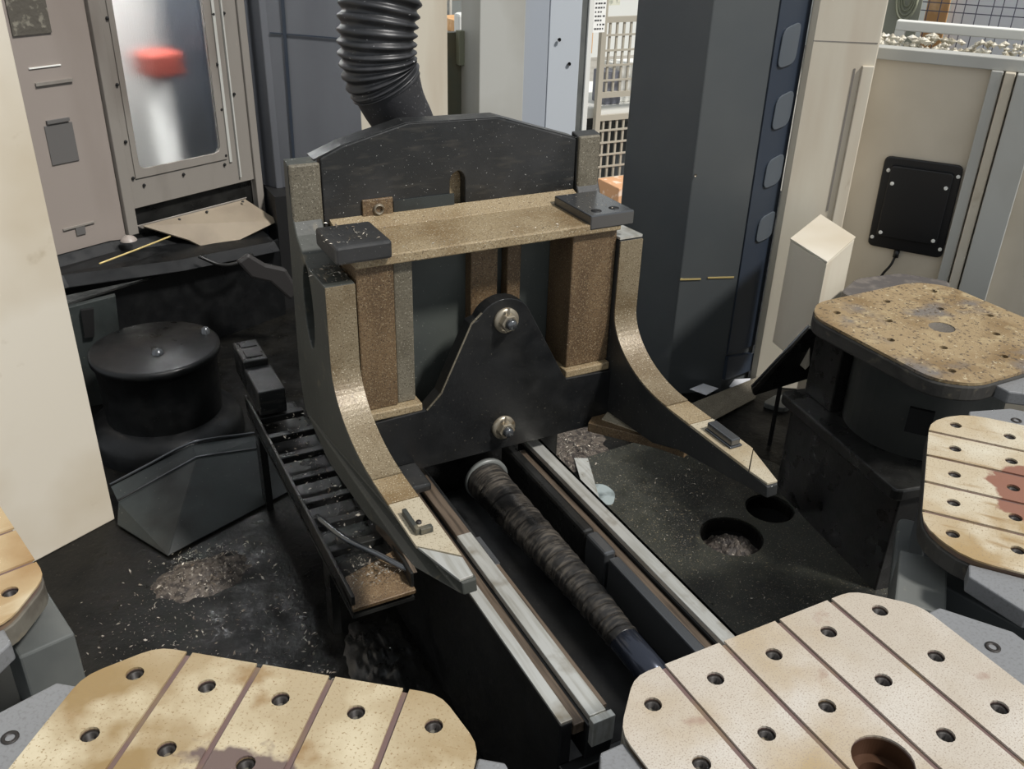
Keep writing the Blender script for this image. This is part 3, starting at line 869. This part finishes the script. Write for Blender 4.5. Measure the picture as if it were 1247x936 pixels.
# tapered front plate with two bolts
tri = [(.565, .44), (.565, .59), (.690, .595), (.725, .63)]
tri += [(.80, .79)]+[(.885+.07*math.cos(R(a)), .775+.062*math.sin(R(a))) for a in range(160, 19, -14)]+[(1.05, .61), (1.06, .595), (1.195, .59), (1.215, .565), (1.215, .44)]
MB().prism(tri, 1.700, 1.735, 'y').build('pivot_plate', plate_black, t, bevel=.003)
edge = [(.690, .597), (.725, .632), (.80, .792), (.826, .815)]
MB().prism(edge+[(.829, .812), (.803, .789), (.728, .629), (.692, .594)], 1.698, 1.700, 'y').build('plate_edge', greytan, t)
for zc in (.785, .502):
    b = MB().lathe([(.030, 0), (.030, -.008), (.018, -.008)], (.888, 1.70, zc), 24, 'y').build('washer', bolt_m, t)
    MB().prism([(.888+.021*math.cos(R(a)), zc+.021*math.sin(R(a))) for a in range(0, 360, 60)], 1.674, 1.694, 'y', holes=[circle(.888, zc, .0125, 14)]).build('nut', bolt_m, b, bevel=.002)
    MB().lathe([(.0001, -.038), (.010, -.038), (.0124, -.034), (.0124, -.01)], (.888, 1.70, zc), 16, 'y').build('stud', shine, b)
    MB().box(.884, .889, 1.68, 1.684, zc+.018, zc+.036).build('cotter_pin', bolt_m, b)
# carriage root behind the rails
MB().box(.56, 1.19, 1.93, 2.2, .0, .46).build('carriage_body', oily, t, bevel=.01)
MB().box(.60, .66, 1.60, 1.70, .445, .465).build('lug', black_speck, t, bevel=.006)
MB().prism([(1.12, 1.68), (1.19, 1.74), (1.26, 1.72), (1.335, 1.58), (1.327, 1.50), (1.269, 1.474), (1.236, 1.535)], .44, .466).build('arm_gusset', brown, t, bevel=.002)
MB().prism([(1.16, 1.678), (1.19, 1.70), (1.225, 1.70), (1.238, 1.548), (1.234, 1.540)], .466, .469).build('gusset_lit_patch', armtop, t)  # paler overlay paints the lit part of the gusset plate

# ---- cable tray fixed along the left of the carriage
TRAY = t = thing('chip_tray', 'oily black ladder shaped tray along the left side of the carriage', 'tray', (.48, 1.9, 0))
MB().box(.413, .421, 1.45, 2.40, .30, .345).build('side_rail', oily, t, bevel=.002)
MB().box(.545, .553, 1.45, 2.10, .30, .36).build('side_rail', oily, t, bevel=.002)
MB().box(.413, .553, 1.45, 2.40, .285, .293).build('tray_bottom', oily, t)
MB().quadplate([(.413, 1.44, .32), (.553, 1.44, .32), (.553, 1.56, .345), (.413, 1.53, .33)], .012).build('end_plate', brown, t, bevel=.002, label='brown worn end plate')
for i, y in enumerate((1.62, 1.72, 1.82, 1.93, 2.04, 2.15, 2.26)):
    MB().box(.42, .546, y, y+.022, .318, .338).build('rung', oily, t, bevel=.002)
MB().sweep(spline([(.43, 1.75, .345), (.46, 1.62, .36), (.51, 1.53, .36), (.55, 1.48, .345)], 6), lambda k, a: .007, 8).build('cable', shine, t)
MB().quadplate([(.555, 1.46, .35), (.545, 1.64, .41), (.535, 1.64, .35)], .01).build('gusset', steel_brown, t)
MB().box(.44, .46, 1.72, 1.77, .0, .285).build('foot', oily, t)
MB().box(.42, .44, 2.30, 2.35, .0, .285).build('foot', oily, t)
t = thing('junction_box', 'black junction box on the rear end of the ladder tray', 'box', (.47, 2.4, 0))
MB().box(.425, .50, 2.26, 2.42, .345, .42).build('lid_box', black_speck, t, bevel=.004)
MB().box(.425, .495, 2.42, 2.56, .345, .44).build('body', oily, t, bevel=.004)
MB().box(.44, .485, 2.44, 2.49, .44, .443).build('slot', dark_hole, t)
MB().box(.44, .485, 2.51, 2.54, .44, .443).build('slot', dark_hole, t)

# ---- suction hose behind the carriage
t = thing('corrugated_hose', 'thick black corrugated hose hanging down behind the carriage', 'hose', (.80, 2.12, 1.15))
hp_ = spline([(.83, 2.13, 1.75), (.79, 2.12, 1.58), (.772, 2.11, 1.46), (.752, 2.10, 1.36), (.752, 2.10, 1.28), (.772, 2.10, 1.235)], 26)
NH = len(hp_)
MB().sweep(hp_, lambda k, a: .094-.012*k/NH+.0055*math.sin(k*2*math.pi/6.5), 32).build('hose', rubber, t)
cf = spline([(.764, 2.10, 1.25), (.785, 2.105, 1.20), (.815, 2.11, 1.14), (.84, 2.12, 1.06), (.85, 2.12, .95)], 8)
MB().sweep(cf, lambda k, a: .083-.010*min(1, k/12), 28).build('cuff', cuff_m, t)

# ================================================================== SMALL THINGS ON THE FLOOR
o = MB().prism([(1.90, 2.21), (1.925, 2.13), (2.27, 2.27), (2.28, 2.30)], .001, .012)
o = MB().quadplate([(1.90, 2.235, .04), (2.285, 2.30, .04), (2.21, 2.22, .005), (1.87, 2.13, .005)], .008).build('flat_bar', greytan)
tag(o, 'brown flat bar lying on the floor at the foot of the tower', 'bar')
o = MB().quadplate([(1.985, 2.325, .045), (2.055, 2.335, .047), (2.085, 2.285, .045), (2.015, 2.265, .044)], .003).build('metal_scrap', paper_m)
tag(o, 'small pale square sheet scrap on the flat bar', 'scrap')
o = MB().quadplate([(2.15, 2.30, .03), (2.20, 2.33, .035), (2.26, 2.31, .035), (2.22, 2.27, .03), (2.17, 2.275, .03)], .004).build('metal_scrap', paper_m)
tag(o, 'jagged pale scrap against the foot of the cream post', 'scrap')
o = MB().prism(rounded([(2.20, 2.17), (2.30, 2.20), (2.33, 2.12), (2.24, 2.10)], .02, 2), .0, .02).build('metal_scrap', midgrey, bevel=.003)
tag(o, 'grey flat scrap on the floor right of the cream post foot', 'scrap')
o = MB().prism(rounded([(1.315, 1.93), (1.345, 2.0), (1.40, 1.99), (1.41, 1.93), (1.36, 1.87)], .03, 4), .0065, .009).build('coolant_puddle', mat('coolant_film', (150, 160, 160), .12, 0, layers=[((96, 104, 104), 20, .45, .65)]))
tag(o, 'pale wet coolant puddle right of the right rail', 'puddle')
o = MB().quadplate([(1.335, 1.90, .0115), (1.43, 2.13, .0115), (1.39, 2.15, .0115), (1.30, 1.92, .0115)], .004).build('steel_strip', steel)
tag(o, 'narrow bright strip along the rear edge of the floor plate', 'strip')


def heap(name, label, c, rx, ry, h, zb=0., seed=1, n=26, m_=None):
    m = MB()
    vv, ff = [], []
    for j in range(n+1):
        for i in range(n+1):
            u, v = i/n*2-1, j/n*2-1
            d = math.hypot(u, v)
            nz = noise.noise(Vector((u*3+seed, v*3, seed*.7)))
            f = max(0, 1-d**1.5*(1+.35*nz))
            z = h*f*(.75+.5*noise.noise(Vector((u*7, v*7, seed)))+.35*noise.noise(Vector((u*17, v*17, seed+4))))
            vv.append((c[0]+u*rx, c[1]+v*ry, zb+z if f > 0 else zb-.004))
    for j in range(n):
        for i in range(n):
            a = j*(n+1)+i
            ff.append((a, a+1, a+n+2, a+n+1))
    m.verts(vv, ff, True)
    o = m.build(name, m_ or heap_m)
    tag(o, label, 'chips', kind='stuff')
    return o


heap('chip_heap', 'heap of brown metal chips at the toe of the splash plate', (.19, 2.08), .13, .085, .04, seed=3)
heap('chip_heap', 'heap of grey chips right of the rails beside the carriage', (1.36, 2.25), .20, .16, .03, seed=8)
heap('chip_heap', 'sludge of chips filling the nearer floor hole', (1.60, 1.595), .085, .085, .05, zb=-.05, seed=5)
heap('chip_heap', 'black chip sludge between the tray and the slide base', (.52, 1.58), .09, .16, .03, seed=11, m_=oily)


def flakes(name, label, spots, n, parent=None, keep=lambda x, y: True):
    m = MB()
    vv, ff = [], []
    for _ in range(n):
        c, sx, sy, zb, smax = random.choice(spots)
        x, y = random.gauss(c[0], sx), random.gauss(c[1], sy)
        if not keep(x, y):
            continue
        s = smax*(.25+.75*random.random()**2.5)
        a = random.random()*6.28
        d = Vector((math.cos(a), math.sin(a), random.uniform(-.5, .5)))*s
        e = Vector((-math.sin(a), math.cos(a), random.uniform(-.5, .5)))*s*random.uniform(.2, .6)
        p = Vector((x, y, zb+s*.35+.001))
        k = len(vv)
        vv += [p-d, p+e, p+d, p-e*.6+Vector((0, 0, s*.3))]
        ff += [(k, k+1, k+2), (k, k+2, k+3)]
    m.verts(vv, ff)
    o = m.build(name, chip_m, parent, kind='stuff')
    if parent:
        return o
    tag(o, label, 'chips', kind='stuff')
    return o


flakes('loose_chips', 'tiny loose metal chips scattered on the black floor left of the rails', [((.35, 1.95), .17, .17, 0, .008), ((.45, 1.6), .12, .16, 0, .007), ((.2, 2.1), .06, .06, .02, .008), ((.57, 1.42), .03, .15, 0, .009), ((.05, 1.9), .1, .15, 0, .006)], 2200,
       keep=lambda x, y: x < .40 and y < 2.19 or (x < .6 and y < 1.42))
flakes('loose_chips', 'tiny loose metal chips scattered on the floor plate right of the rails', [((1.5, 1.75), .14, .18, .007, .005), ((1.65, 1.4), .15, .15, .007, .005), ((1.35, 2.2), .08, .06, .02, .008), ((1.2, 1.5), .06, .2, .007, .005), ((1.75, 1.9), .15, .1, .007, .006)], 1900,
       keep=lambda x, y: x > 1.06 and y < 2.3 and x-y*.2 < 1.45 and math.hypot(x-HOLE_A[0], y-HOLE_A[1]) > .1 and math.hypot(x-HOLE_B[0], y-HOLE_B[1]) > .08)
flakes('chips', '', [((.485, 1.95), .03, .25, .338, .007), ((.48, 1.52), .03, .03, .345, .007)], 500, TRAY, keep=lambda x, y: .42 < x < .545 and 1.46 < y < 2.25)
flakes('chips', '', [((.56, 1.76), .04, .04, 1.014, .005), ((.52, 1.78), .02, .04, .93, .008), ((.9, 1.73), .16, .015, .978, .004), ((1.16, 1.8), .04, .05, 1.0, .003)], 420, CARRIAGE, keep=lambda x, y: y > 1.712)

# ================================================================== HALL OUTSIDE
t = thing('wire_cage', 'pale wire mesh cage standing outside beyond the gap left of the tower', 'cage', (4.0, 6.0, -.5))
for x in (3.87, 4.42):
    MB().box(x-.022, x+.022, 5.98, 6.02, -.5, 1.2).build('post', fence_m, t, bevel=.003)
for z in (.83, .30, .13, -.43):
    MB().box(3.87, 4.42, 5.985, 6.015, z-.02, z+.02).build('rail', fence_m, t)
for z0, z1 in ((.30, .83), (-.43, .13)):
    m = MB()
    for i in range(1, 9):
        x = 3.87+i*.061
        m.box(x-.008, x+.008, 5.993, 6.007, z0, z1)
    k = int((z1-z0)/.09)
    for i in range(1, k):
        z = z0+(z1-z0)*i/k
        m.box(3.87, 4.42, 5.985, 5.995, z-.007, z+.007)
    m.build('mesh_panel', fence_m, t, kind='stuff')
o = MB().box(3.86, 4.46, 6.3, 6.8, -.5, .0).build('dark_crate', mat('dark_crate_paint', (52, 56, 58), .7), bevel=.01)
tag(o, 'dark crate behind the lower mesh of the wire cage', 'crate')
o = MB().box(4.15, 4.5, 6.15, 6.4, .2, .48).build('white_box', white_m, bevel=.01)
tag(o, 'white box behind the middle of the wire cage', 'box')
o = MB().box(4.0, 4.14, 6.1, 6.3, .2, .44).build('grey_bin', mat('grey_bin_plastic', (112, 114, 124), .6), bevel=.01)
tag(o, 'small grey bin beside the white box behind the cage', 'bin')
o = MB().box(3.7, 4.6, 6.05, 7.0, .12, .2).build('white_shelf', white_m, bevel=.01)
tag(o, 'white shelf board between the two meshes of the cage', 'shelf')
o = MB().box(3.85, 4.35, 5.6, 5.9, -.5, -.30).build('cardboard_box', mat('cardboard', (206, 158, 118), .8, layers=[((232, 206, 184), 14, .55, .65)]), bevel=.008)
tag(o, 'orange brown cardboard box on the hall floor in front of the cage', 'box')
o = MB().box(3.72, 3.98, 6.3, 6.34, .55, .80).build('orange_board', orange_m, bevel=.004)
tag(o, 'orange board hanging behind the upper left of the cage', 'board')
t = thing('notice_sheet', 'white notice sheet with dark print beside the white pillar edge', 'notice', (3.775, 5.9, .8))
MB().box(3.72, 3.82, 5.9, 5.905, .76, 1.05).build('sheet', notice_m, t)
m = MB()
for j in range(9):
    for i in range(4):
        if random.random() < .8:
            x = 3.73+i*.022
            m.box(x, x+random.uniform(.008, .018), 5.898, 5.9, .78+j*.028, .79+j*.028)
m.build('print_lines', print_m, t, kind='stuff')
o = MB().box(3.6, 4.8, 7.2, 7.3, .78, 1.3).build('mesh_rack', mat('pale_rack', (206, 206, 190), .7, layers=[((160, 164, 150), 26, .5, .6)]))
tag(o, 'pale cluttered rack far behind the cage top', 'rack')
o = MB().box(3.5, 5.0, 8.5, 9, -.5, .75).build('far_cabinet', mat('far_cabinet_paint', (120, 124, 122), .7, layers=[((80, 84, 86), 5, .5, .6)]), bevel=.02)
tag(o, 'grey cabinet standing far behind the wire cage', 'cabinet')
# through the slot above the olive panel
o = MB().box(2.70, 2.95, 6.0, 6.3, .78, .86).build('orange_tray', orange_m, bevel=.006)
tag(o, 'orange tray on a rack seen above the olive panel', 'tray')
MB().box(2.60, 3.0, 6.0, 6.3, -.5, .78).build('rack_body', white_m, o, bevel=.01)
o = MB().box(2.66, 2.78, 5.85, 5.95, -.5, .92).build('white_canister', white_m, bevel=.02)
tag(o, 'white canister left of the orange tray above the olive panel', 'canister')
t = thing('pipe_frame', 'pale steel pipe frame seen above the orange tray', 'frame', (2.8, 6.4, 0))
for x in (2.78, 2.84, 2.95):
    MB().sweep([(x, 6.4, -.5), (x, 6.4, 1.6)], lambda k, a: .012, 8).build('upright', lightgrey, t)
MB().sweep([(2.7, 6.4, .95), (3.0, 6.4, .95)], lambda k, a: .01, 8).build('crossbar', lightgrey, t)

# beyond the right wall
Q = wallmap((3.4, 3.0), -54.4)
o = MB().box(.02, .9, -.06, .0, 1.155, 1.195).move(Q).build('white_beam', white_m, bevel=.004)
tag(o, 'white beam running outside above the right wall', 'beam')
MB().box(.02, .06, -.06, .0, -.5, 1.155).move(Q).build('leg', white_m, o)
MB().box(.8, .84, -.06, .0, -.5, 1.155).move(Q).build('leg', white_m, o)
t = thing('rubble_bench', 'bench top heaped with pale rubble just outside the right wall', 'bench', Q((.4, .2, 0)))
MB().box(-.1, .9, .1, .4, 1.05, 1.09).move(Q).build('bench_top', lightgrey, t)
for u in (-.05, .85):
    MB().box(u-.02, u+.02, .2, .24, -.5, 1.03).move(Q).build('leg', lightgrey, t)
m = MB()
for i in range(130):
    u, v, s = random.uniform(-.08, .85), random.uniform(.08, .16), random.uniform(.012, .026)
    c = Vector((u, v, 1.09+s*.7+random.random()*.05))
    k = [(random.uniform(.6, 1)*s) for _ in range(6)]
    k[4] *= .7
    vv = [Q(c+Vector(d)*r_) for d, r_ in zip(((1, 0, 0), (-1, 0, 0), (0, 1, 0), (0, -1, 0), (0, 0, 1), (0, 0, -1)), k)]
    m.verts(vv, [(0, 2, 4), (2, 1, 4), (1, 3, 4), (3, 0, 4), (2, 0, 5), (1, 2, 5), (3, 1, 5), (0, 3, 5)])
m.build('rubble', wool_m, t, kind='stuff')
t = thing('mesh_screen', 'dark wire grid screen outside above the right wall', 'screen', Q((.3, -.3, 0)))
for u in (.06, 1.0):
    MB().box(u-.008, u+.008, -.31, -.29, -.5, 1.5).move(Q).build('post', darkwire, t)
m = MB()
for i in range(1, 19):
    u = .06+i*.05+(.012 if i % 3 == 0 else 0)
    m.box(u-.002, u+.002, -.302, -.298, 1.0, 1.5)
for z in (1.215, 1.25, 1.29, 1.34, 1.4, 1.46):
    m.box(.06, 1.0, -.306, -.302, z-.002, z+.002)
m.move(Q).build('wire_grid', darkwire, t, kind='stuff')
o = MB().box(.10, .195, -.36, -.34, -.5, 1.6).move(Q).build('orange_board', orange_m, bevel=.004)
tag(o, 'orange board behind the wire grid above the right wall', 'board')
o = MB().box(.2, 1.3, -.40, -.38, -.5, 1.6).move(Q).build('white_board', mat('pale_board', (240, 241, 244), .7), bevel=.004)
tag(o, 'large white board behind the wire grid above the right wall', 'board')
t = thing('rope_coil', 'grey green rope coil hanging outside beside the cream post top', 'coil', Q((.03, -.1, 1.25)))
MB().box(-.12, .09, -.2, -.18, -.5, 1.6).move(Q).build('backboard', mat('grey_green_board', (150, 152, 138), .8), t)
for k_ in range(4):
    rr = .022+.012*k_
    pth = [Q((.03+rr*.75*math.cos(a*.314), -.16+.006*k_, 1.27+rr*1.5*math.sin(a*.314))) for a in range(21)]
    MB().sweep(pth, lambda k, a: .005, 8).build('loop', hose_coil_m, t)
